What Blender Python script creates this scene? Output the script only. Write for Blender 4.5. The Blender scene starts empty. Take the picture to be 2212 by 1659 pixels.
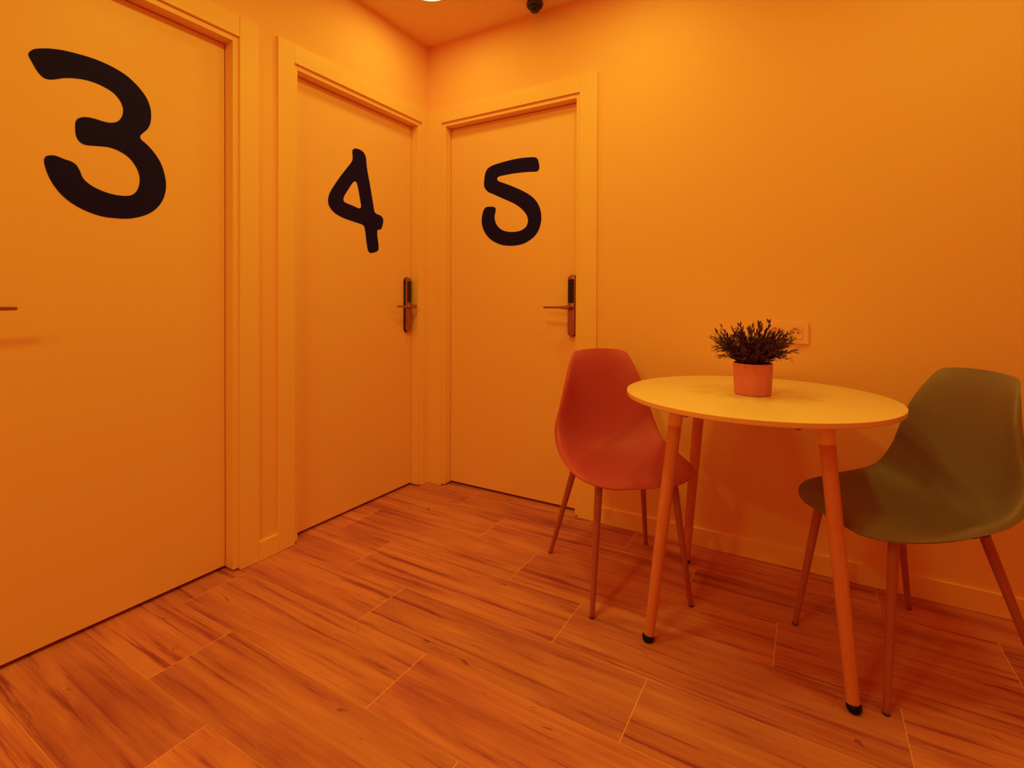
import bpy, bmesh, math, random
from mathutils import Vector, Matrix, Quaternion

# ------------------------------------------------------------------ camera, world, exposure
SC = bpy.context.scene
COL = SC.collection
cam_data = bpy.data.cameras.new('camera'); cam = bpy.data.objects.new('camera', cam_data); COL.objects.link(cam)
CAM_F, CAM_PX, CAM_PY = 1072.84, 1137.16, 664.40          # focal length and principal point for the 2212 x 1659 frame
YAW, PITCH, ROLL = -0.516814, -0.008968, 0.004122
CAM_LOC = Vector((1.8981, -2.1992, 1.03))
_f = Vector((math.sin(YAW), math.cos(YAW), 0)); _r = Vector((math.cos(YAW), -math.sin(YAW), 0)); _u = Vector((0, 0, 1))
FV = _f*math.cos(PITCH)+_u*math.sin(PITCH); _u2 = _u*math.cos(PITCH)-_f*math.sin(PITCH)
RV = _r*math.cos(ROLL)+_u2*math.sin(ROLL); UV = _u2*math.cos(ROLL)-_r*math.sin(ROLL)
_m = Matrix((RV, UV, -FV)).transposed()
cam.location = CAM_LOC; cam.rotation_euler = _m.to_euler()
cam_data.sensor_fit = 'HORIZONTAL'; cam_data.sensor_width = 36.0
cam_data.lens = CAM_F/2212*36.0
cam_data.shift_x = (1106-CAM_PX)/2212
cam_data.shift_y = -(829.5-CAM_PY)/2212
cam_data.clip_start = 0.02
SC.camera = cam
world = bpy.data.worlds.new('world'); SC.world = world; world.use_nodes = True
world.node_tree.nodes['Background'].inputs[0].default_value = (0.01, 0.012, 0.02, 1)
world.node_tree.nodes['Background'].inputs[1].default_value = 0.05
vs = SC.view_settings
vs.view_transform = 'Standard'; vs.look = 'None'; vs.gamma = 1.0; vs.use_curve_mapping = False
vs.exposure = 0.09
SC.cycles.diffuse_bounces = 10; SC.cycles.max_bounces = 14
LIGHT_COL = (1.0, 1.02, 0.032)
# ceiling lamps: x, y, watts; rearmost pair added as fill for the unseen room
LAMPS = [(0.360, -0.424, 1.6), (1.27, -0.50, 2.2), (2.45, -0.75, 3.9), (1.00, -1.15, 5.2), (1.00, -2.70, 6.0), (1.00, -3.50, 7.0)]
ROOM_X, ROOM_Y, CEIL = 4.40, -4.10, 2.4866

# ------------------------------------------------------------------ helpers
def mat(name, col, rough=0.5, spec=0.5, metal=0.0, bump=None, var=None, emit=None, coat=0.0):
    """procedural material: base colour, optional noise variation (scale, amount) and bump (scale, strength)"""
    m = bpy.data.materials.new(name); m.use_nodes = True
    nt = m.node_tree; b = nt.nodes['Principled BSDF']
    b.inputs['Base Color'].default_value = (*col, 1); b.inputs['Roughness'].default_value = rough
    b.inputs['Specular IOR Level'].default_value = spec; b.inputs['Metallic'].default_value = metal
    b.inputs['Coat Weight'].default_value = coat
    tc = nt.nodes.new('ShaderNodeTexCoord')
    if var:
        n = nt.nodes.new('ShaderNodeTexNoise'); n.inputs['Scale'].default_value = var[0]; n.inputs['Detail'].default_value = 4
        nt.links.new(tc.outputs['Object'], n.inputs['Vector'])
        mx = nt.nodes.new('ShaderNodeMix'); mx.data_type = 'RGBA'
        k = var[1]
        mx.inputs[6].default_value = (*[c*(1-k) for c in col], 1); mx.inputs[7].default_value = (*[min(1, c*(1+k)) for c in col], 1)
        nt.links.new(n.outputs[0], mx.inputs[0]); nt.links.new(mx.outputs[2], b.inputs['Base Color'])
    if bump:
        n2 = nt.nodes.new('ShaderNodeTexNoise'); n2.inputs['Scale'].default_value = bump[0]; n2.inputs['Detail'].default_value = 3
        nt.links.new(tc.outputs['Object'], n2.inputs['Vector'])
        bp = nt.nodes.new('ShaderNodeBump'); bp.inputs['Strength'].default_value = bump[1]; bp.inputs['Distance'].default_value = 0.001
        nt.links.new(n2.outputs[0], bp.inputs['Height']); nt.links.new(bp.outputs[0], b.inputs['Normal'])
    if emit:
        b.inputs['Emission Color'].default_value = (*emit[0], 1); b.inputs['Emission Strength'].default_value = emit[1]
    return m

def link(name, bm, material, parent=None, smooth=False, loc=None):
    me = bpy.data.meshes.new(name); bmesh.ops.recalc_face_normals(bm, faces=bm.faces[:]); bm.to_mesh(me); bm.free()
    o = bpy.data.objects.new(name, me); COL.objects.link(o)
    if material: me.materials.append(material)
    if smooth:
        me.polygons.foreach_set('use_smooth', [True]*len(me.polygons))
    if parent: o.parent = parent
    if loc: o.location = loc
    return o

def empty(name, loc=(0, 0, 0), rz=0.0):
    o = bpy.data.objects.new(name, None); COL.objects.link(o); o.location = loc; o.rotation_euler = (0, 0, rz)
    o.empty_display_size = 0.05
    return o

def tag(o, label=None, cat=None, group=None, kind=None):
    if label: o['label'] = label
    if cat: o['category'] = cat
    if group: o['group'] = group
    if kind: o['kind'] = kind
    return o

def box(bm, x0, x1, y0, y1, z0, z1, bev=0.0, seg=2):
    r = bmesh.ops.create_cube(bm, size=1.0)
    vsx = r['verts']
    for v in vsx:
        v.co = Vector((x0+(v.co.x+.5)*(x1-x0), y0+(v.co.y+.5)*(y1-y0), z0+(v.co.z+.5)*(z1-z0)))
    if bev > 0:
        es = list({e for v in vsx for e in v.link_edges})
        bmesh.ops.bevel(bm, geom=es, offset=bev, segments=seg, affect='EDGES', profile=0.5)

def lathe(bm, prof, n=48, axis_from=None, axis_to=None, cap0=True, cap1=True):
    """profile [(r, h)...] turned about z, or about the line axis_from->axis_to (h in metres along it)"""
    if axis_from is None:
        M = Matrix.Identity(4)
    else:
        a = Vector(axis_from); d = (Vector(axis_to)-a).normalized()
        M = Matrix.Translation(a) @ d.to_track_quat('Z', 'Y').to_matrix().to_4x4()
    rings = []
    for r, h in prof:
        if r <= 1e-7: rings.append([bm.verts.new(M @ Vector((0, 0, h)))])
        else: rings.append([bm.verts.new(M @ Vector((r*math.cos(2*math.pi*i/n), r*math.sin(2*math.pi*i/n), h))) for i in range(n)])
    for A, B in zip(rings, rings[1:]):
        for i in range(n):
            j = (i+1) % n
            if len(A) == 1 and len(B) == 1: continue
            if len(A) == 1: bm.faces.new((A[0], B[i], B[j]))
            elif len(B) == 1: bm.faces.new((A[i], A[j], B[0]))
            else: bm.faces.new((A[i], A[j], B[j], B[i]))
    if cap0 and len(rings[0]) > 1: bm.faces.new(rings[0][::-1])
    if cap1 and len(rings[-1]) > 1: bm.faces.new(rings[-1])

def autosmooth(o, deg=35):
    me = o.data
    me.polygons.foreach_set('use_smooth', [True]*len(me.polygons))
    b = bmesh.new(); b.from_mesh(me)
    lim = math.radians(deg)
    for e in b.edges:
        if len(e.link_faces) == 2 and e.calc_face_angle(0) > lim: e.smooth = False
    b.to_mesh(me); b.free()
    return o

def cr(P, n=8, closed=True):
    """Catmull-Rom through points (tuples of any length)"""
    N = len(P); out = []
    rng = range(N) if closed else range(N-1)
    for i in rng:
        g = (lambda k: P[k % N]) if closed else (lambda k: P[min(max(k, 0), N-1)])
        p0, p1, p2, p3 = g(i-1), g(i), g(i+1), g(i+2)
        for s in range(n):
            t = s/n
            out.append(tuple(.5*((2*b)+(-a+c)*t+(2*a-5*b+4*c-d)*t*t+(-a+3*b-3*c+d)*t**3) for a, b, c, d in zip(p0, p1, p2, p3)))
    if not closed: out.append(tuple(P[-1]))
    return out

# ------------------------------------------------------------------ materials
PAINT = (0.95, 0.52, 0.48)  # orange cast of the lighting put into the colour of white walls
M_wall = mat('wall_paint', PAINT, 0.75, 0.25, bump=(220, 0.25), var=(1.2, 0.012))
M_ceil = mat('ceiling_paint', (0.94, 0.66, 0.58), 0.85, 0.2, bump=(180, 0.2))
M_door = mat('door_lacquer', (0.95, 0.54, 0.52), 0.42, 0.35, bump=(300, 0.08))  # door colour carries the orange of the room light
M_trim = mat('trim_lacquer', (0.96, 0.57, 0.50), 0.38, 0.4, bump=(300, 0.05))  # same orange light cast mixed into the trim colour
M_vinyl = mat('black_vinyl', (0.013, 0.0055, 0.20), 0.6, 0.08)
M_metal = mat('satin_steel', (0.46, 0.17, 0.36), 0.30, 0.5, metal=0.9, bump=(400, 0.05))
M_dark = mat('dark_backplate', (0.05, 0.009, 0.10), 0.6, 0.2)
M_cap = mat('brown_foot_cap', (0.12, 0.025, 0.10), 0.6, 0.2)
M_glass = mat('black_glass_keypad', (0.006, 0.006, 0.008), 0.12, 0.5)
M_mark = mat('keypad_marks', (0.25, 0.17, 0.12), 0.5)
M_red = mat('red_plastic', (0.55, 0.068, 0.30), 0.55, 0.45, bump=(500, 0.10))  # blue raised to imitate flare over dark tones
M_green = mat('olive_plastic', (0.230, 0.142, 0.28), 0.50, 0.5, bump=(500, 0.10))  # extra blue imitates flare here as well
M_top = mat('white_table_laminate', (0.96, 0.66, 0.70), 0.30, 0.45, bump=(250, 0.03))  # white top tinted with the orange cast of the light
M_edge = mat('table_edge_band', (0.90, 0.48, 0.55), 0.4)
M_under = mat('table_underside_metal', (0.40, 0.12, 0.3), 0.5)
M_rubber = mat('black_rubber', (0.006, 0.003, 0.06), 0.4, 0.2)
M_pot = mat('pink_ceramic', (0.80, 0.24, 0.55), 0.6, 0.35, bump=(160, 0.5), var=(60, 0.06))
M_soil = mat('dark_soil', (0.02, 0.012, 0.01), 0.95, 0.1, bump=(120, 1.0))
M_leaf = mat('plum_leaves', (0.105, 0.022, 0.30), 0.5, 0.35, var=(45, 0.45))
M_stem = mat('plum_stems', (0.07, 0.014, 0.06), 0.6, 0.2)
M_sock = mat('socket_plastic', (0.95, 0.54, 0.6), 0.3, 0.45)
M_hole = mat('socket_holes', (0.03, 0.01, 0.01), 0.6)
M_camw = mat('dome_camera_base', (0.06, 0.012, 0.06), 0.4)
M_camg = mat('smoked_dome', (0.012, 0.005, 0.02), 0.15, 0.5)
M_lamp = mat('lamp_diffuser', (1, 0.9, 0.7), 0.5, emit=((1.0, 0.86, 0.30), 2.6))
M_ring = mat('lamp_ring', (0.9, 0.55, 0.5), 0.4)
M_gap = mat('dark_void', (0.02, 0.01, 0.012), 0.9)

def wood_leg_mat(name, a, b):
    m = mat(name, a, 0.38, 0.4); nt = m.node_tree; bs = nt.nodes['Principled BSDF']
    tc = nt.nodes.new('ShaderNodeTexCoord'); mp = nt.nodes.new('ShaderNodeMapping'); mp.inputs['Scale'].default_value = (60, 60, 4)
    nz = nt.nodes.new('ShaderNodeTexNoise'); nz.inputs['Scale'].default_value = 3; nz.inputs['Detail'].default_value = 6
    mx = nt.nodes.new('ShaderNodeMix'); mx.data_type = 'RGBA'; mx.inputs[6].default_value = (*a, 1); mx.inputs[7].default_value = (*b, 1)
    nt.links.new(tc.outputs['Object'], mp.inputs[0]); nt.links.new(mp.outputs[0], nz.inputs['Vector'])
    nt.links.new(nz.outputs[0], mx.inputs[0]); nt.links.new(mx.outputs[2], bs.inputs['Base Color'])
    return m
M_wleg = wood_leg_mat('beech_leg', (0.62, 0.185, 0.28), (0.80, 0.29, 0.34))  # blue in the leg colours lifted to imitate lens flare
M_cleg = wood_leg_mat('wood_print_leg', (0.38, 0.088, 0.25), (0.48, 0.125, 0.30))

def floor_material():
    m = bpy.data.materials.new('wood_look_tiles'); m.use_nodes = True
    nt = m.node_tree; N = nt.nodes; L = nt.links; bs = N['Principled BSDF']
    def math_(op, a, b=None, c=None):
        n = N.new('ShaderNodeMath'); n.operation = op
        for i, v in enumerate((a, b, c)):
            if v is None: continue
            if isinstance(v, (int, float)): n.inputs[i].default_value = v
            else: L.new(v, n.inputs[i])
        return n.outputs[0]
    geo = N.new('ShaderNodeNewGeometry'); sep = N.new('ShaderNodeSeparateXYZ'); L.new(geo.outputs['Position'], sep.inputs[0])
    X, Y = sep.outputs[0], sep.outputs[1]
    ROW, LEN, Y0, X0 = 0.2265, 0.883, -0.1789, 0.350
    v = math_('DIVIDE', math_('SUBTRACT', Y0, Y), ROW)          # 0 at the first joint, grows toward the viewer
    row = math_('FLOOR', v); fv = math_('FRACT', v)
    u = math_('DIVIDE', math_('SUBTRACT', math_('SUBTRACT', X, X0), math_('MULTIPLY', math_('ADD', row, 1), 0.2925)), LEN)
    coln = math_('FLOOR', u); fu = math_('FRACT', u)
    dv = math_('MULTIPLY', math_('MINIMUM', fv, math_('SUBTRACT', 1, fv)), ROW)
    du = math_('MULTIPLY', math_('MINIMUM', fu, math_('SUBTRACT', 1, fu)), LEN)
    # per tile randoms
    cmb = N.new('ShaderNodeCombineXYZ'); L.new(row, cmb.inputs[0]); L.new(coln, cmb.inputs[1])
    wn = N.new('ShaderNodeTexWhiteNoise'); wn.noise_dimensions = '3D'; L.new(cmb.outputs[0], wn.inputs['Vector'])
    sw = N.new('ShaderNodeSeparateColor'); L.new(wn.outputs['Color'], sw.inputs[0])
    r1, r2, r3 = sw.outputs[0], sw.outputs[1], sw.outputs[2]
    # grain coordinates with a gentle wave, shifted per tile
    px = math_('ADD', X, math_('MULTIPLY', r1, 17.0)); py = math_('ADD', Y, math_('MULTIPLY', r2, 13.0))
    cp = N.new('ShaderNodeCombineXYZ'); L.new(px, cp.inputs[0]); L.new(py, cp.inputs[1]); L.new(math_('MULTIPLY', r3, 5.0), cp.inputs[2])
    def noise(sx, sy, detail=4, rough=0.55, dist=0.0):
        mp = N.new('ShaderNodeMapping'); mp.inputs['Scale'].default_value = (sx, sy, 1); L.new(cp.outputs[0], mp.inputs[0])
        n = N.new('ShaderNodeTexNoise'); n.inputs['Scale'].default_value = 1.0; n.inputs['Detail'].default_value = detail
        n.inputs['Roughness'].default_value = rough; n.inputs['Distortion'].default_value = dist
        L.new(mp.outputs[0], n.inputs['Vector']); return n.outputs[0]
    def ramp(src, stops):
        r = N.new('ShaderNodeValToRGB'); L.new(src, r.inputs[0]); e = r.color_ramp.elements
        e[0].position, e[0].color = stops[0][0], (*stops[0][1], 1); e[1].position, e[1].color = stops[1][0], (*stops[1][1], 1)
        for p, c in stops[2:]:
            k = e.new(p); k.color = (*c, 1)
        return r.outputs[0]
    def g(x): return (x, x, x)
    broad = noise(1.3, 7.0, 3, 0.55, 0.8)
    streak = noise(1.7, 40.0, 6, 0.66, 0.45)
    fine = noise(7.0, 190.0, 4, 0.65, 0.3)
    knot = noise(6.0, 17.0, 3, 0.62, 1.8)
    base = ramp(math_('ADD', math_('MULTIPLY', broad, 0.55), math_('MULTIPLY', streak, 0.45)),
                [(0.36, FLOOR_DARK), (0.62, FLOOR_LIGHT), (0.50, FLOOR_MID)])
    dark = ramp(streak, [(0.33, g(1)), (0.445, g(0))])
    mx = N.new('ShaderNodeMix'); mx.data_type = 'RGBA'; L.new(math_('MULTIPLY', dark, 0.85), mx.inputs[0])
    L.new(base, mx.inputs[6]); mx.inputs[7].default_value = (*FLOOR_STREAK, 1)
    kn = ramp(knot, [(0.25, g(1)), (0.33, g(0))])
    mk = N.new('ShaderNodeMix'); mk.data_type = 'RGBA'; L.new(math_('MULTIPLY', kn, 0.8), mk.inputs[0])
    L.new(mx.outputs[2], mk.inputs[6]); mk.inputs[7].default_value = (*FLOOR_KNOT, 1)
    # fine grain and per-tile tone, multiplied
    tone = math_('ADD', 0.90, math_('MULTIPLY', r3, 0.16))
    tone = math_('MULTIPLY', tone, math_('ADD', 0.80, math_('MULTIPLY', fine, 0.4)))
    sc = N.new('ShaderNodeVectorMath'); sc.operation = 'SCALE'; L.new(mk.outputs[2], sc.inputs[0]); L.new(tone, sc.inputs['Scale'])
    # grout
    wob = math_('MULTIPLY', noise(40, 40, 2), 0.0007)
    gl = math_('LESS_THAN', math_('ADD', dv, wob), 0.0012); gs = math_('LESS_THAN', math_('ADD', du, wob), 0.00155)
    patch = ramp(noise(3.0, 3.0, 2), [(0.38, g(0.30)), (0.56, g(1))])
    grout = math_('MAXIMUM', math_('MULTIPLY', gl, math_('MULTIPLY', patch, 0.75)), math_('MULTIPLY', gs, 0.9))
    mg = N.new('ShaderNodeMix'); mg.data_type = 'RGBA'; L.new(grout, mg.inputs[0]); L.new(sc.outputs[0], mg.inputs[6]); mg.inputs[7].default_value = (*GROUT, 1)
    L.new(mg.outputs[2], bs.inputs['Base Color'])
    bs.inputs['Specular IOR Level'].default_value = 0.32
    rr = math_('ADD', 0.44, math_('MULTIPLY', streak, 0.16)); L.new(rr, bs.inputs['Roughness'])
    hgt = math_('SUBTRACT', math_('ADD', math_('MULTIPLY', fine, 0.35), math_('MULTIPLY', streak, 0.5)), math_('MULTIPLY', math_('MAXIMUM', gl, gs), 1.2))
    bp = N.new('ShaderNodeBump'); bp.inputs['Strength'].default_value = 0.35; bp.inputs['Distance'].default_value = 0.0012
    L.new(hgt, bp.inputs['Height']); L.new(bp.outputs[0], bs.inputs['Normal'])
    return m
FLOOR_DARK = (0.44, 0.092, 0.30); FLOOR_MID = (0.64, 0.190, 0.36); FLOOR_LIGHT = (0.76, 0.275, 0.40)  # floor blues raised to imitate flare lifting the dark tones
FLOOR_STREAK = (0.30, 0.038, 0.26); FLOOR_KNOT = (0.18, 0.022, 0.20); GROUT = (0.92, 0.48, 0.45)
M_floor = floor_material()

# ------------------------------------------------------------------ room shell
DEP = 0.0506           # door leaves sit this far behind the wall face
WT = 0.12            # wall thickness
OPEN_TOP = 2.0165
D3 = (-1.9094, -1.1114); D4 = (-0.838, -0.0862); D5 = (0.1229, 0.9208)

b = bmesh.new(); box(b, -0.6, ROOM_X+.12, ROOM_Y-.12, 0.6, -0.05, 0.0)
tag(link('floor', b, M_floor), 'reddish wood-look plank tile floor with pale joints', 'floor', kind='structure')
b = bmesh.new(); box(b, -0.12, ROOM_X+.12, ROOM_Y-.12, 0.12, CEIL, CEIL+0.06)
tag(link('ceiling', b, M_ceil), 'plain orange-lit ceiling above the corner doors', 'ceiling', kind='structure')

FR = 0.024           # frame lining thickness hidden in the wall
b = bmesh.new()
ys = [ROOM_Y-.12, D3[0]-FR, D3[1]+FR, D4[0]-FR, D4[1]+FR, 0.0]
for y0, y1 in ((ys[0], ys[1]), (ys[2], ys[3]), (ys[4], ys[5])): box(b, -WT, 0, y0, y1, 0, CEIL)
for y0, y1 in ((ys[1], ys[2]), (ys[3], ys[4])): box(b, -WT, 0, y0, y1, OPEN_TOP+FR, CEIL)
tag(link('wall_left', b, M_wall), 'orange-lit wall holding the doors numbered 3 and 4', 'wall', kind='structure')
b = bmesh.new()
box(b, -WT, D5[0]-FR, 0, WT, 0, CEIL); box(b, D5[1]+FR, ROOM_X, 0, WT, 0, CEIL); box(b, D5[0]-FR, D5[1]+FR, 0, WT, OPEN_TOP+FR, CEIL)
tag(link('wall_back', b, M_wall), 'orange-lit wall behind the round table with door 5', 'wall', kind='structure')
b = bmesh.new(); box(b, ROOM_X, ROOM_X+.12, ROOM_Y-.12, 0.12, 0, CEIL)
tag(link('wall_right', b, M_wall), 'plain wall outside the photo on the right', 'wall', kind='structure')
b = bmesh.new(); box(b, 0, ROOM_X, ROOM_Y-.12, ROOM_Y, 0, CEIL)
tag(link('wall_front', b, M_wall), 'plain wall behind the viewpoint', 'wall', kind='structure')

# wall plane mapping: for side 'L' (wall x=0) local (s, d, z) -> (d, s, z); for 'B' (wall y=0) -> (s, -d, z); d = out of the wall into the room
def place_bm(bm, side):
    for v in bm.verts:
        s, d, z = v.co
        v.co = Vector((d, s, z)) if side == 'L' else Vector((s, -d, z))
    if side == 'L': pass

AW, AT, LIP = 0.0749, 0.012, 0.0208      # architrave width, thickness, reveal lip
def casing(n, side, a, c, left_w=AW, right_w=AW, label=''):
    """a..c clear opening along the wall; left_w/right_w widths of the side architraves"""
    root = empty('trim_%d' % n); tag(root, label, 'door frame', kind='structure')
    b = bmesh.new()
    # frame lining: jambs and head, front face level with the wall
    f0, f1 = -0.118, 0.0005
    box(b, a-FR+.001, a, f0, f1, 0.0076, OPEN_TOP+FR-.001, 0.0012, 1)
    box(b, c, c+FR-.001, f0, f1, 0.0076, OPEN_TOP+FR-.001, 0.0012, 1)
    box(b, a, c, f0, f1, OPEN_TOP, OPEN_TOP+FR-.001, 0.0012, 1)
    place_bm(b, side); link('door_frame', b, M_trim, root)
    top0 = OPEN_TOP+LIP; top1 = top0+0.0793
    for (x0, x1) in ((a-LIP-left_w, a-LIP), (c+LIP, c+LIP+right_w)):
        b = bmesh.new(); box(b, x0, x1, 0.0, AT, 0.001, top1, 0.0018, 2)
        place_bm(b, side); link('architrave', b, M_trim, root)
    b = bmesh.new(); box(b, a-LIP+.0006, c+LIP-.0006, 0.0, AT-.0012, top0, top1-.0006, 0.0015, 2)
    place_bm(b, side); link('architrave', b, M_trim, root)
    return root
casing(1, 'L', D3[0], D3[1], label='frame and flat architraves around the door numbered 3')
casing(2, 'L', D4[0], D4[1], right_w=-D4[1]-LIP-.0005, label='frame and flat architraves around the door numbered 4')
casing(3, 'B', D5[0], D5[1], left_w=D5[0]-LIP-AT+.004, right_w=0.090, label='frame and flat architraves around the door numbered 5')

def baseboard(name, side, s0, s1, label):
    b = bmesh.new(); h, t = 0.0766, 0.0125
    prof = [(0, 0.0015), (t, 0.0015), (t, h-.0015), (t-.0006, h-.0004), (t-.002, h), (0, h)]
    va = [b.verts.new((s0, d, z)) for d, z in prof]; vb = [b.verts.new((s1, d, z)) for d, z in prof]
    n = len(prof)
    for i in range(n): b.faces.new((va[i], va[(i+1) % n], vb[(i+1) % n], vb[i]))
    b.faces.new(va[::-1]); b.faces.new(vb)
    place_bm(b, side)
    return tag(link(name, b, M_trim), label, 'baseboard', kind='structure')
baseboard('baseboard_left', 'L', D3[1]+LIP+AW, D4[0]-LIP-AW, 'short baseboard piece between the door frames 3 and 4')
baseboard('baseboard_back', 'B', D5[1]+LIP+.090, ROOM_X, 'long baseboard below the wall behind the round table')
baseboard('baseboard_left', 'L', ROOM_Y, D3[0]-LIP-AW, 'baseboard piece left of door 3 outside the photo')
b = bmesh.new(); box(b, ROOM_X-.012, ROOM_X, ROOM_Y, -.012, 0.0015, 0.0766, .001, 1)
tag(link('baseboard_right', b, M_trim), 'baseboard on the wall right of the photo', 'baseboard', kind='structure')

# ------------------------------------------------------------------ doors with numerals and locks
CX, CY, CZ = CAM_LOC
def on_wall(side, d, u, v):
    """measured picture point -> (s, z) on the plane d metres in front of wall 'L' (x=0) or 'B' (y=0)"""
    r = FV+RV*((u-CAM_PX)/CAM_F)-UV*((v-CAM_PY)/CAM_F)
    if side == 'L': t = (d-CX)/r.x; return (CY+r.y*t, CZ+r.z*t)
    t = (-d-CY)/r.y; return (CX+r.x*t, CZ+r.z*t)

N3 = [(193,375),(205,350),(235,335),(280,331),(340,332),(420,342),(500,360),(600,388),(700,425),(800,475),(880,530),(950,600),(1000,670),(1025,735),(1031,790),(1026,840),(1008,878),(985,900),(962,920),(956,937),(965,955),(1000,985),(1050,1040),(1095,1110),(1120,1180),(1132,1250),(1128,1310),(1110,1365),(1075,1415),(1025,1453),(960,1478),(880,1492),(800,1490),(700,1478),(600,1445),(510,1400),(430,1340),(370,1270),(330,1200),(308,1140),(300,1100),(305,1078),(320,1064),(355,1060),(390,1067),(440,1087),(480,1100),(510,1117),(530,1140),(548,1175),(565,1215),(600,1250),(650,1282),(720,1312),(790,1331),(850,1337),(890,1334),(920,1318),(940,1290),(952,1250),(952,1210),(938,1160),(905,1105),(860,1060),(800,1025),(740,1005),(680,998),(610,993),(570,985),(540,965),(522,935),(514,900),(513,850),(518,825),(535,808),(565,800),(600,801),(650,812),(700,828),(740,837),(775,837),(805,827),(828,803),(839,770),(838,735),(820,690),(780,640),(730,605),(660,570),(580,545),(500,534),(440,533),(400,538),(360,543),(320,540),(285,522),(250,480),(215,420)]
N4 = [(537,110),(548,84),(575,72),(610,76),(655,93),(695,125),(722,170),(735,220),(738,270),(742,320),(757,420),(785,570),(815,750),(838,890),(848,950),(858,985),(885,1010),(930,1027),(960,1050),(976,1080),(980,1115),(970,1170),(955,1215),(942,1230),(905,1236),(895,1250),(893,1300),(900,1370),(910,1440),(912,1500),(905,1530),(885,1548),(840,1562),(800,1569),(778,1558),(762,1530),(748,1470),(736,1380),(722,1260),(712,1205),(695,1172),(665,1155),(580,1127),(470,1090),(370,1048),(285,995),(225,930),(196,870),(190,800),(205,730),(245,650),(300,565),(370,465),(440,375),(500,300),(530,255),(542,215),(540,160)]
H4 = [(568,543),(590,550),(606,580),(622,650),(640,750),(655,840),(662,890),(658,918),(640,929),(610,922),(540,890),(470,862),(430,843),(410,815),(412,775),(435,725),(480,655),(520,592),(548,556)]
N5 = [(350,218),(440,185),(560,150),(700,115),(830,92),(950,80),(1050,76),(1090,84),(1118,108),(1132,150),(1144,205),(1146,255),(1135,292),(1110,315),(1080,322),(960,326),(830,337),(700,354),(570,378),(470,400),(440,415),(427,440),(432,465),(455,487),(540,518),(680,570),(830,635),(960,705),(1060,785),(1120,865),(1160,960),(1178,1060),(1176,1170),(1150,1280),(1100,1380),(1020,1465),(900,1540),(780,1576),(640,1587),(500,1570),(370,1515),(270,1435),(205,1335),(170,1230),(165,1130),(178,1040),(205,965),(240,930),(285,922),(350,921),(385,932),(402,960),(400,1000),(386,1060),(385,1120),(400,1190),(440,1260),(500,1312),(580,1342),(680,1352),(780,1342),(860,1312),(920,1262),(948,1200),(952,1140),(935,1075),(895,1010),(820,935),(720,868),(600,812),(470,755),(360,705),(290,678),(240,635),(212,590),(203,530),(208,460),(220,370),(245,300),(290,250)]
def to_px(pts, ox, oy, k): return [(ox+x/k, oy+y/k) for x, y in pts]

def numeral(name, outline, hole, side, parent):
    d = -DEP
    pts = [on_wall(side, d, *p) for p in outline]
    pts = cr(pts, 3)
    bm = bmesh.new()
    def loop(P):
        vs_ = [bm.verts.new((s, d+.0012, z)) for s, z in P]
        return [bm.edges.new((vs_[i], vs_[(i+1) % len(vs_)])) for i in range(len(vs_))]
    es = loop(pts)
    if hole: es += loop(cr([on_wall(side, d, *p) for p in hole], 3))
    bmesh.ops.triangle_fill(bm, use_beauty=True, edges=es)
    ex = bmesh.ops.extrude_face_region(bm, geom=bm.faces[:])
    for g_ in ex['geom']:
        if isinstance(g_, bmesh.types.BMVert): g_.co.y -= 0.001
    place_bm(bm, side)
    return link(name, bm, M_vinyl, parent)

def rounded_rect(bm, s0, s1, z0, z1, d0, d1, r, seg=10, bev=0.0):
    P = []
    for cx, cz, a0 in ((s1-r, z1-r, 0), (s0+r, z1-r, 90), (s0+r, z0+r, 180), (s1-r, z0+r, 270)):
        for i in range(seg+1):
            a = math.radians(a0+90*i/seg); P.append((cx+r*math.cos(a), cz+r*math.sin(a)))
    cx, cz = (s0+s1)/2, (z0+z1)/2
    def ring(d, k): return [bm.verts.new((cx+(x-cx)*(1-k/((s1-s0)/2)), d, cz+(z-cz)*(1-k/((z1-z0)/2)))) for x, z in P]
    rings = [ring(d0, 0), ring(d1-bev, 0)] + ([ring(d1-bev*.35, bev*.3), ring(d1, bev)] if bev > 0 else [ring(d1, 0)])
    n = len(P)
    for A, B in zip(rings, rings[1:]):
        for i in range(n): bm.faces.new((A[i], A[(i+1) % n], B[(i+1) % n], B[i]))
    bm.faces.new(rings[0][::-1]); bm.faces.new(rings[-1])

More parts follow.
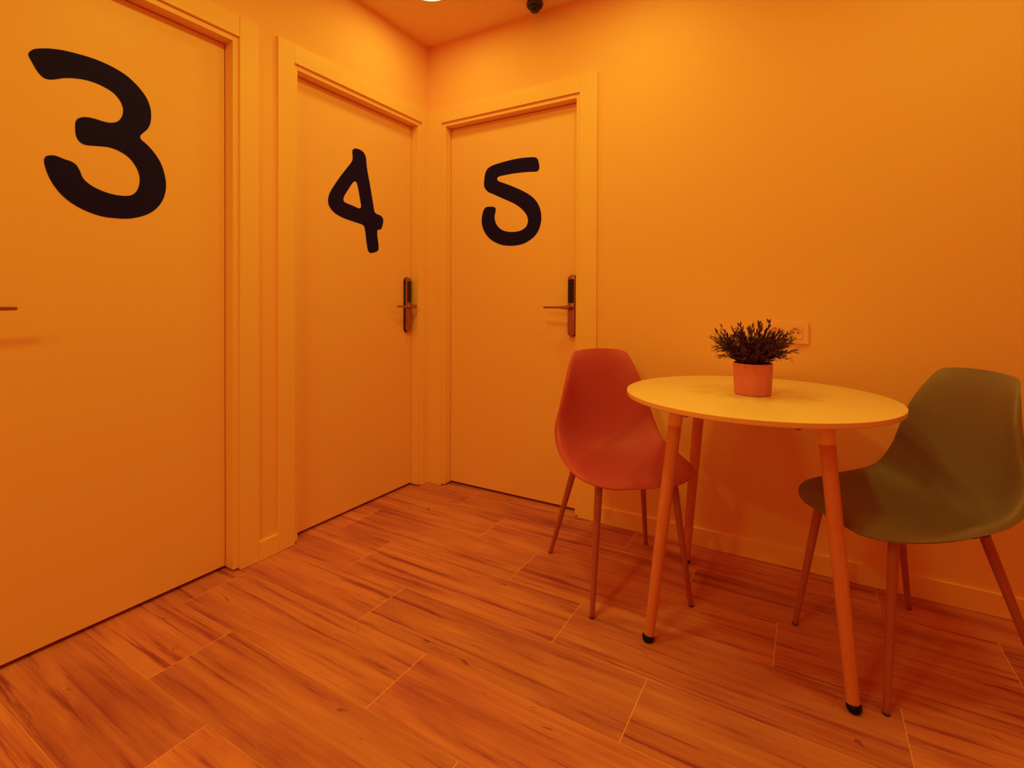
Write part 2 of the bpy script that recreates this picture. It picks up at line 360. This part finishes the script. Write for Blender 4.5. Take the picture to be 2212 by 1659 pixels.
def lock(parent, side, s, z_mid, dirn):
    """smart lock: s = axis along the wall, dirn = which way the lever points"""
    d = -DEP; z0, z1 = z_mid-.151, z_mid+.151
    bm = bmesh.new(); rounded_rect(bm, s-.0215, s+.0215, z0-.001, z1+.001, d+.0002, d+.012, .0205, bev=.001); place_bm(bm, side)
    back = autosmooth(link('lock_housing', bm, M_dark, parent)); back['label'] = 'dark rim of the lock housing'
    bm = bmesh.new(); rounded_rect(bm, s-.0195, s+.0195, z0+.001, z1-.001, d+.0122, d+.0225, .0185, bev=.003); place_bm(bm, side)
    autosmooth(link('lock_plate', bm, M_metal, back))
    bm = bmesh.new(); rounded_rect(bm, s-.0155, s+.0155, z_mid+.014, z_mid+.131, d+.0226, d+.0236, .002, 3, bev=.0004); place_bm(bm, side)
    kp = link('keypad', bm, M_glass, back); kp['label'] = 'black glass touch keypad'
    bm = bmesh.new()
    for r_ in range(7):
        for c_ in (-1, 1):
            zz = z_mid+.026+r_*.0145; ss = s+c_*.0075
            box(bm, ss-.0012, ss+.0012, d+.0236, d+.0239, zz-.0012, zz+.0012)
    place_bm(bm, side); link('keypad_marks', bm, M_mark, back)
    bm = bmesh.new(); rounded_rect(bm, s-.0125, s+.0125, z_mid-.116, z_mid-.073, d+.0226, d+.0242, .0012, 2, bev=.0004); place_bm(bm, side)
    link('key_cover', bm, M_metal, back)
    bm = bmesh.new()      # small sensor button at the top
    lathe(bm, [(0.0032, 0), (0.0032, .0012), (.002, .0022), (0, .0024)], 16, (s, d+.0225, z1-.0125), (s, d+.05, z1-.0125)); place_bm(bm, side)
    link('sensor_button', bm, M_metal, back, smooth=True)
    # lever: rosette, neck, tapering grip
    zl = z_mid-.008
    bm = bmesh.new()
    lathe(bm, [(.0155, 0), (.0155, .004), (.0135, .007), (.0105, .008), (.0095, .034), (.011, .038), (.011, .047), (.009, .0495), (0, .050)], 32, (s, d+.0225, zl), (s, d+.1, zl))
    sec = []
    for t, hw, hd, dc in ((0, .0090, .0070, .066), (.012, .0088, .0068, .0665), (.030, .0075, .0060, .0665), (.036, .0058, .0052, .066), (.128, .0052, .0048, .062), (.132, .0040, .0036, .062)):
        ss = s+dirn*t; ring = []
        for i in range(12):
            a = 2*math.pi*i/12; q = .5
            ca, sa = math.cos(a), math.sin(a)
            ring.append(bm.verts.new((ss, d+dc+hd*math.copysign(abs(ca)**q, ca), zl+hw*math.copysign(abs(sa)**q, sa))))
        sec.append(ring)
    for A, B in zip(sec, sec[1:]):
        for i in range(12): bm.faces.new((A[i], A[(i+1) % 12], B[(i+1) % 12], B[i]))
    bm.faces.new(sec[0][::-1]); bm.faces.new(sec[-1])
    place_bm(bm, side); autosmooth(link('lever_handle', bm, M_metal, back))

def door(num, side, a, c, outline, hole, lock_s, dirn, word, label):
    root = empty('door_%d' % num); tag(root, label, 'door', kind='structure')
    b = bmesh.new(); box(b, a+.0025, c-.0025, -DEP-.04, -DEP, 0.0135, OPEN_TOP-.003, 0.0012, 1); place_bm(b, side)
    link('door_leaf', b, M_door, root)
    nm = numeral('painted_numeral', outline, hole, side, root); nm['label'] = 'big black hand-drawn %s' % word
    lock(root, side, lock_s, 1.0175, dirn)
door(3, 'L', *D3, to_px(N3, 0, 0, 3.16), None, D3[0]+.072, 1, '3', 'pale door with a big black 3, nearest on the left wall')
door(4, 'L', *D4, to_px(N4, 680, 310, 6.633), to_px(H4, 680, 310, 6.633), -.125, -1, '4', 'pale door with a big black 4 next to the room corner')
door(5, 'B', *D5, to_px(N5, 1020, 330, 7.9), None, .884, -1, '5', 'pale door with a big black 5 left of the red chair')

# ------------------------------------------------------------------ ceiling: downlights and dome camera
def downlight(x, y, watts, label):
    root = empty('ceiling_light', (x, y, CEIL)); tag(root, label, 'ceiling light', group='round ceiling downlights')
    b = bmesh.new(); lathe(b, [(.112, -.0005), (.1125, -.004), (.108, -.0075), (.100, -.0085), (.0995, -.0005)], 64, cap0=False, cap1=False)
    link('trim_ring', b, M_ring, root, smooth=True)
    b = bmesh.new(); lathe(b, [(0, -.0072), (.06, -.0070), (.0993, -.0055), (.0993, -.0008), (0, -.0008)], 64, cap0=False, cap1=False)
    link('diffuser', b, M_lamp, root, smooth=True)
    ld = bpy.data.lights.new('downlight_glow', 'AREA'); ld.shape = 'DISK'; ld.size = 0.18; ld.energy = watts; ld.color = LIGHT_COL
    lo = bpy.data.objects.new('downlight_glow', ld); COL.objects.link(lo); lo.parent = root; lo.location = (0, 0, -.012)
downlight(*LAMPS[0], 'round glowing ceiling light at the top edge, above the room corner')
downlight(*LAMPS[1], 'round ceiling light above the gap between door 5 and the table')
for i, L_ in enumerate(LAMPS[2:]):
    downlight(*L_, ['round ceiling light above the green chair', 'round ceiling light in front of door 4, out of the photo', 'added round fill light beyond door 3, out of the photo', 'added round fill light farthest behind the viewpoint'][i])

root = empty('dome_camera', (0.739, -0.091, CEIL)); tag(root, 'small dark dome security camera on the ceiling by the back wall', 'camera')
b = bmesh.new(); lathe(b, [(0.0415, 0), (.0415, -.005), (.040, -.0062), (0, -.0062)], 48, cap1=False); link('base_plate', b, M_ring, root, smooth=True)
b = bmesh.new(); lathe(b, [(0.0, -.006), (.036, -.006), (.0405, -.012), (.0405, -.022), (.037, -.030), (.030, -.033), (.0285, -.031)], 48, cap0=False, cap1=False)
link('housing', b, M_camw, root, smooth=True)
b = bmesh.new(); pr_ = [(.0285, -.031)]+[(.0285*math.cos(a*math.pi/16), -.033-.026*math.sin(a*math.pi/16)) for a in range(0, 9)]
pr_[-1] = (0, pr_[-1][1]); lathe(b, pr_, 48, cap0=False, cap1=False); link('dome', b, M_camg, root, smooth=True)

# ------------------------------------------------------------------ power outlet
root = empty('power_outlet', (1.8196, 0, 0.9185)); tag(root, 'double wall socket in a wide pale frame behind the plant', 'socket')
def local_rr(name, m, s0, s1, z0, z1, d0, d1, r, bev, parent):
    bm = bmesh.new(); rounded_rect(bm, s0, s1, z0, z1, d0, d1, r, 4, bev)
    for v in bm.verts: v.co = Vector((v.co.x, -v.co.y, v.co.z))
    return autosmooth(link(name, bm, m, parent))
bm = bmesh.new()
H_, W_, q_ = .0412, .079, .0229
for x0, x1, z0, z1 in ((-W_, W_, q_, H_), (-W_, W_, -H_, -q_), (-W_, -.0355-q_, -q_, q_), (-.0355+q_, .0355-q_, -q_, q_), (.0355+q_, W_, -q_, q_)):
    box(bm, x0, x1, -.009, -.0003, z0, z1)
bmesh.ops.remove_doubles(bm, verts=bm.verts[:], dist=1e-5)
link('frame', bm, M_sock, root)
for sx in (-.0355, .0355):
    ins = empty('socket_insert', (sx, 0, 0)); ins.parent = root
    bm = bmesh.new()
    # square insert with a round well: ring faces between circle and square
    n = 48; out = []; inn = []; bot = []
    for i in range(n):
        a = 2*math.pi*i/n; ca, sa = math.cos(a), math.sin(a); k = .0225/max(abs(ca), abs(sa))
        out.append((k*ca, k*sa)); inn.append((.0195*ca, .0195*sa))
    V = lambda P, d: [bm.verts.new((x, -d, z)) for x, z in P]
    A0 = V(out, .0006); A1 = V(out, .0112); B1 = V(inn, .0112); B0 = V([(x*.97, z*.97) for x, z in inn], .0016)
    for P_, Q_ in ((A0, A1), (A1, B1), (B1, B0)):
        for i in range(n): bm.faces.new((P_[i], P_[(i+1) % n], Q_[(i+1) % n], Q_[i]))
    bm.faces.new(B0)
    link('socket_face', bm, M_sock, ins)
    bm = bmesh.new()
    for hx in (-.0085, .0085): lathe(bm, [(0.0028, 0), (.0028, .0004), (0, .0004)], 16, (hx, -.0017, 0), (hx, -1, 0))
    link('pin_holes', bm, M_hole, ins)
    for hz in (-1, 1):
        bm = bmesh.new(); box(bm, -.0032, .0032, -.0090, -.0017, hz*.0185-.0016, hz*.0185+.0016, .0005, 1)
        link('earth_clip', bm, M_under, ins)

# ------------------------------------------------------------------ round table
TZ = 0.740; TX, TY, TR = 1.743, -0.439, 0.400
root = empty('round_table', (TX, TY, 0)); tag(root, 'round pale-topped dining table on four splayed wooden legs', 'table')
SEAM = -0.015
def half_disc(side_):
    bm = bmesh.new(); P = []
    x0 = SEAM+(.00012 if side_ > 0 else -.00012)
    a0 = math.acos(x0/TR)
    ang = [(-a0+2*a0*i/96) for i in range(97)] if side_ > 0 else [(a0+(2*math.pi-2*a0)*i/96) for i in range(97)]
    def ring(k, z): 
        return [bm.verts.new((x0+(TR*math.cos(a)-x0)*k, TR*math.sin(a)*k, z)) for a in ang]
    prof = [(.982, TZ-.0165), (.9965, TZ-.0145), (1.0, TZ-.0125), (1.0, TZ-.0012), (.9988, TZ-.0004), (.9965, TZ)]
    R_ = [ring(k, z) for k, z in prof]; n = len(ang)
    for A, B in zip(R_, R_[1:]):
        for i in range(n-1): bm.faces.new((A[i], A[i+1], B[i+1], B[i]))
        bm.faces.new((A[n-1], A[0], B[0], B[n-1]))
    bm.faces.new(R_[0][::-1]); bm.faces.new(R_[-1])
    return bm
for s_ in (-1, 1):
    o = autosmooth(link('tabletop_half', half_disc(s_), M_top, root), 25)
    o.data.materials.append(M_edge)
    for p in o.data.polygons:
        if abs(p.normal.z) < .6: p.material_index = 1
    
b = bmesh.new()     # underframe: two rails and two cross bars under the top
for yy in (-.21, .21): box(b, -.235, .235, yy-.0175, yy+.0175, TZ-.0265, TZ-.0167, .001, 1)
for xx in (-.20, .20): box(b, xx-.0175, xx+.0175, -.19, .19, TZ-.0265, TZ-.0167, .001, 1)
uf = link('underframe', b, M_under, root)
for xx, yy in ((-.138, -.345), (-.052, -.350), (.047, -.352), (.134, -.348)):
    b = bmesh.new(); lathe(b, [(.0085, 0), (.0085, .0035), (.0060, .0075), (0, .0078)], 16, (xx, yy, TZ-.0166), (xx, yy, 0))
    link('screw_cap', b, M_under, root)
for sx in (-1, 1):
    for sy in (-1, 1):
        ft = Vector((sx*.263, sy*.263, 0)); tp = Vector((sx*.196, sy*.196, TZ-.0266)); ax = (tp-ft).normalized(); Ln = (tp-ft).length
        b = bmesh.new(); zc = 0.655/TZ*Ln*(TZ/(TZ-.0266))
        zc = 0.655/(ax.z)
        lathe(b, [(.006, .012), (.0145, .0145), (.0155, .020), (.0188, zc*.6), (.0196, zc)], 32, ft, tp)
        leg = autosmooth(link('leg', b, M_wleg, root), 40)
        b = bmesh.new(); lathe(b, [(.0203, zc-.0005), (.0206, zc+.002), (.0215, Ln-.001)], 32, ft, tp)
        c_ = autosmooth(link('leg_collar', b, M_trim, leg), 40); c_['label'] = 'white sleeve at the leg top'
        b = bmesh.new(); lathe(b, [(.008, 0), (.0135, .0008), (.0170, .006), (.0180, .012), (.0172, .018), (.0140, .0225), (.009, .023)], 32, (ft.x, ft.y, 0), (ft.x, ft.y, 1))
        f_ = link('rubber_foot', b, M_rubber, leg, smooth=True); f_['label'] = 'black rubber foot'

# ------------------------------------------------------------------ shell chairs
RIM = [(0.2414, 0.0, 0.4203), (0.2415, 0.1054, 0.4274), (0.2160, 0.1712, 0.4368), (0.1514, 0.2172, 0.4502), (0.0459, 0.2286, 0.4605), (-0.0794, 0.2226, 0.4802), (-0.1416, 0.2141, 0.5359), (-0.1603, 0.1889, 0.6202), (-0.1753, 0.1643, 0.7089), (-0.2062, 0.1344, 0.7928), (-0.2314, 0.1015, 0.8321), (-0.2350, 0.0, 0.8397)]
MID = [(0.2414, 0.4203), (0.2412, 0.4276), (0.2165, 0.4362), (0.155, 0.436), (0.050, 0.426), (-0.070, 0.418), (-0.162, 0.447), (-0.200, 0.535), (-0.2125, 0.660), (-0.2195, 0.780), (-0.2310, 0.8325), (-0.235, 0.8397)]
def shell_bm():
    bm = bmesh.new(); n = 6
    full = RIM+[(a, -b_, z) for a, b_, z in RIM[-2:0:-1]]
    R_ = cr(full, n)[:len(RIM[:-1])*n+1]
    full2 = [tuple(p) for p in MID]+[tuple(p) for p in MID[-2:0:-1]]
    C_ = cr(full2, n)[:len(RIM[:-1])*n+1]
    NU = 56; rows = []
    keys = [(-.25, .95), (0, 1), (.25, .95), (.48, .78), (.68, .49), (.82, .18), (.90, .02), (.95, .0), (1.0, .20), (1.05, .48)]
    tab = cr(keys, 12, closed=False)
    def section(x):
        for (x0, y0), (x1, y1) in zip(tab, tab[1:]):
            if x0 <= x <= x1: return ((y0+(y1-y0)*(x-x0)/(x1-x0))-.20)/.80
        return 0.0
    for k, ((a, w, z), (ca, cz)) in enumerate(zip(R_, C_)):
        t = k/n; top = max(0.0, (t-8.2)/1.8)**2; fro = max(0.0, (2.4-t)/1.4)**2
        if t < 1 or t > 10: continue
        row = []
        for j in range(NU+1):
            # denser near the rims
            x_ = 2*j/NU-1; u = .55*math.sin(math.pi*x_/2)+.45*x_; g_ = section(abs(u))
            e_ = 1-u*u      # the last rows arch to follow the rounded front and top edges
            row.append((a+(ca-a)*g_-.0036*top*e_, w*u, z+(cz-z)*g_+.0076*top*e_-.0071*fro*e_))
        rows.append(row)
    vr = []
    for row in rows: vr.append([bm.verts.new(p) for p in row])
    for A, B in zip(vr, vr[1:]):
        for j in range(NU):
            q = []
            for v in (A[j], A[j+1], B[j+1], B[j]):
                if v not in q: q.append(v)
            if len(q) > 2: bm.faces.new(q)
    return bm
def shell_chair(name, loc, ang, m, label):
    root = empty(name, (loc[0], loc[1], 0), ang); tag(root, label, 'chair', group='shell chairs at the round table')
    bm = shell_bm()
    me = bpy.data.meshes.new('seat_shell'); 
    bmesh.ops.recalc_face_normals(bm, faces=bm.faces[:])
    up = sum((f.normal.z*f.calc_area() for f in bm.faces if f.calc_center_median().z < .47))
    if up < 0: bmesh.ops.reverse_faces(bm, faces=bm.faces[:])
    bm.to_mesh(me); bm.free(); me.materials.append(m); me.polygons.foreach_set('use_smooth', [True]*len(me.polygons))
    o = bpy.data.objects.new('seat_shell', me); COL.objects.link(o); o.parent = root
    sd = o.modifiers.new('thickness', 'SOLIDIFY'); sd.thickness = .005; sd.offset = -1
    es = o.modifiers.new('crisp_edge', 'EDGE_SPLIT'); es.split_angle = math.radians(50)
    for fa, fb, ta, tb in ((.220, .176, .165, .135), (.220, -.176, .165, -.135), (-.219, .210, -.10, .135), (-.219, -.210, -.10, -.135)):
        ft = Vector((fa, fb, 0)); tp = Vector((ta, tb, .425 if fa > 0 else .417))
        b = bmesh.new(); Ln = (tp-ft).length
        lathe(b, [(.0065, .004), (.0080, .006), (.0085, .03), (.0128, Ln*.85), (.0130, Ln)], 24, ft, tp)
        leg = autosmooth(link('leg', b, M_cleg, root), 40)
        b = bmesh.new(); lathe(b, [(.007, 0), (.0082, .0008), (.0088, .005), (.0070, .0065)], 24, (fa, fb, 0), (fa, fb, 1))
        link('foot_cap', b, M_cap, leg, smooth=True)
    b = bmesh.new()
    box(b, -.09, .15, -.012, .012, .392, .402, .002, 1)
    for xx, zz in ((.13, .4025), (-.08, .4025)): box(b, xx-.014, xx+.014, -.125, .125, zz, zz+.006, .002, 1)
    link('seat_frame', b, M_dark, root)
    return root
shell_chair('shell_chair', (1.281, -.404), math.radians(-49.65), M_red, 'red moulded shell chair between door 5 and the table')
shell_chair('shell_chair', (2.149, -.401), math.radians(-143.69), M_green, 'olive green moulded shell chair at the right edge of the photo')

# ------------------------------------------------------------------ potted plant
PX, PY = 1.743, -.449
root = empty('potted_plant', (PX, PY, TZ)); tag(root, 'small bushy plum-leaved plant in a pinkish pot on the table', 'plant')
b = bmesh.new()
lathe(b, [(0, .0003), (.050, .0003), (.0535, .002), (.0550, .006), (.0575, .055), (.0590, .098), (.0588, .1005), (.0570, .1015), (.0555, .1000), (.0548, .080), (0, .080)], 64, cap0=False, cap1=False)
autosmooth(link('pot', b, M_pot, root), 50)
b = bmesh.new(); lathe(b, [(0, .0880), (.03, .0895), (.0545, .0865), (.0545, .081), (0, .081)], 40, cap0=False, cap1=False)
link('soil', b, M_soil, root, smooth=True)
rnd = random.Random(7)
bl = bmesh.new(); bs_ = bmesh.new()
def leaf(bm, p, d, up, ln, w):
    d = d.normalized(); s = d.cross(up)
    if s.length < 1e-4: s = d.cross(Vector((1, 0, 0)))
    s.normalize(); nrm = s.cross(d).normalized()
    bend = rnd.uniform(-.18, .18)
    prof = [(0, 0), (.25, .75), (.5, 1.0), (.75, .7), (1.0, 0)]
    mid = [bm.verts.new(p+d*(t*ln)+nrm*(bend*ln*t*t)) for t, _ in prof]
    L_ = [bm.verts.new(p+d*(t*ln)+s*(w*k/2)+nrm*(bend*ln*t*t+.12*w)) for t, k in prof[1:4]]
    R_ = [bm.verts.new(p+d*(t*ln)-s*(w*k/2)+nrm*(bend*ln*t*t+.12*w)) for t, k in prof[1:4]]
    for S in (L_, R_):
        bm.faces.new((mid[0], mid[1], S[0])); bm.faces.new((mid[1], mid[2], S[1], S[0])); bm.faces.new((mid[2], mid[3], S[2], S[1])); bm.faces.new((mid[3], mid[4], S[2]))
NST = 150
for i in range(NST):
    az = i*2.39996+rnd.uniform(-.3, .3)
    el = math.radians(rnd.choice([rnd.uniform(-4, 20), rnd.uniform(10, 45), rnd.uniform(10, 45), rnd.uniform(40, 88)]))
    ln = rnd.uniform(.080, .110)*(1.0+.30*max(0, math.sin(el)))
    rr = rnd.uniform(.004, .045)
    p = Vector((math.cos(az)*rr, math.sin(az)*rr, .088))
    d = Vector((math.cos(az)*math.cos(el), math.sin(az)*math.cos(el), math.sin(el)))
    side = d.cross(Vector((0, 0, 1))).normalized()
    wig = rnd.uniform(-.5, .5)
    # rise steeply first, then lean out
    pts = []; cur = p.copy(); steps = 9; dd = (d*.45+Vector((0, 0, .85))).normalized()
    for k in range(steps+1):
        pts.append(cur.copy()); t = k/steps
        dk = (dd*(1-t)**1.5+d*(1-(1-t)**1.5)+side*wig*.25*t).normalized(); cur += dk*(ln/steps)
    lim = .1355
    # stem tube (3-sided)
    prev = None
    for k, q in enumerate(pts):
        dk = (pts[min(k+1, steps)]-pts[max(k-1, 0)]).normalized(); s1 = dk.cross(Vector((.3, .2, 1))).normalized(); s2 = dk.cross(s1)
        r_ = .0011*(1-.6*k/steps)
        ring = [bs_.verts.new(q+(s1*math.cos(a)+s2*math.sin(a))*r_) for a in (0, 2.094, 4.189)]
        if prev:
            for j in range(3): bs_.faces.new((prev[j], prev[(j+1) % 3], ring[(j+1) % 3], ring[j]))
        prev = ring
    for k in range(2, steps+1):
        dk = (pts[min(k+1, steps)]-pts[max(k-1, 0)]).normalized()
        for sgn in (-1, 1):
            if rnd.random() < .12: continue
            roll = rnd.uniform(0, math.pi)
            s1 = dk.cross(Vector((.1, .2, 1))).normalized(); s2 = dk.cross(s1)
            out = s1*math.cos(roll)*sgn+s2*math.sin(roll)*sgn
            ld = (dk*1.0+out*rnd.uniform(.35, .75)).normalized()
            leaf(bl, pts[k]+dk*rnd.uniform(-.004, .004), ld, Vector((rnd.uniform(-.6, .6), rnd.uniform(-.6, .6), 1)), rnd.uniform(.016, .026), rnd.uniform(.0048, .0075))
    leaf(bl, pts[-1], dk, Vector((0, .3, 1)), rnd.uniform(.016, .024), .0048)
for v in bl.verts: 
    if v.co.z < .096 and math.hypot(v.co.x, v.co.y) > .052: v.co.z = .096+(.096-v.co.z)*.3
link('stems', bs_, M_stem, root)
link('foliage', bl, M_leaf, root, smooth=True)
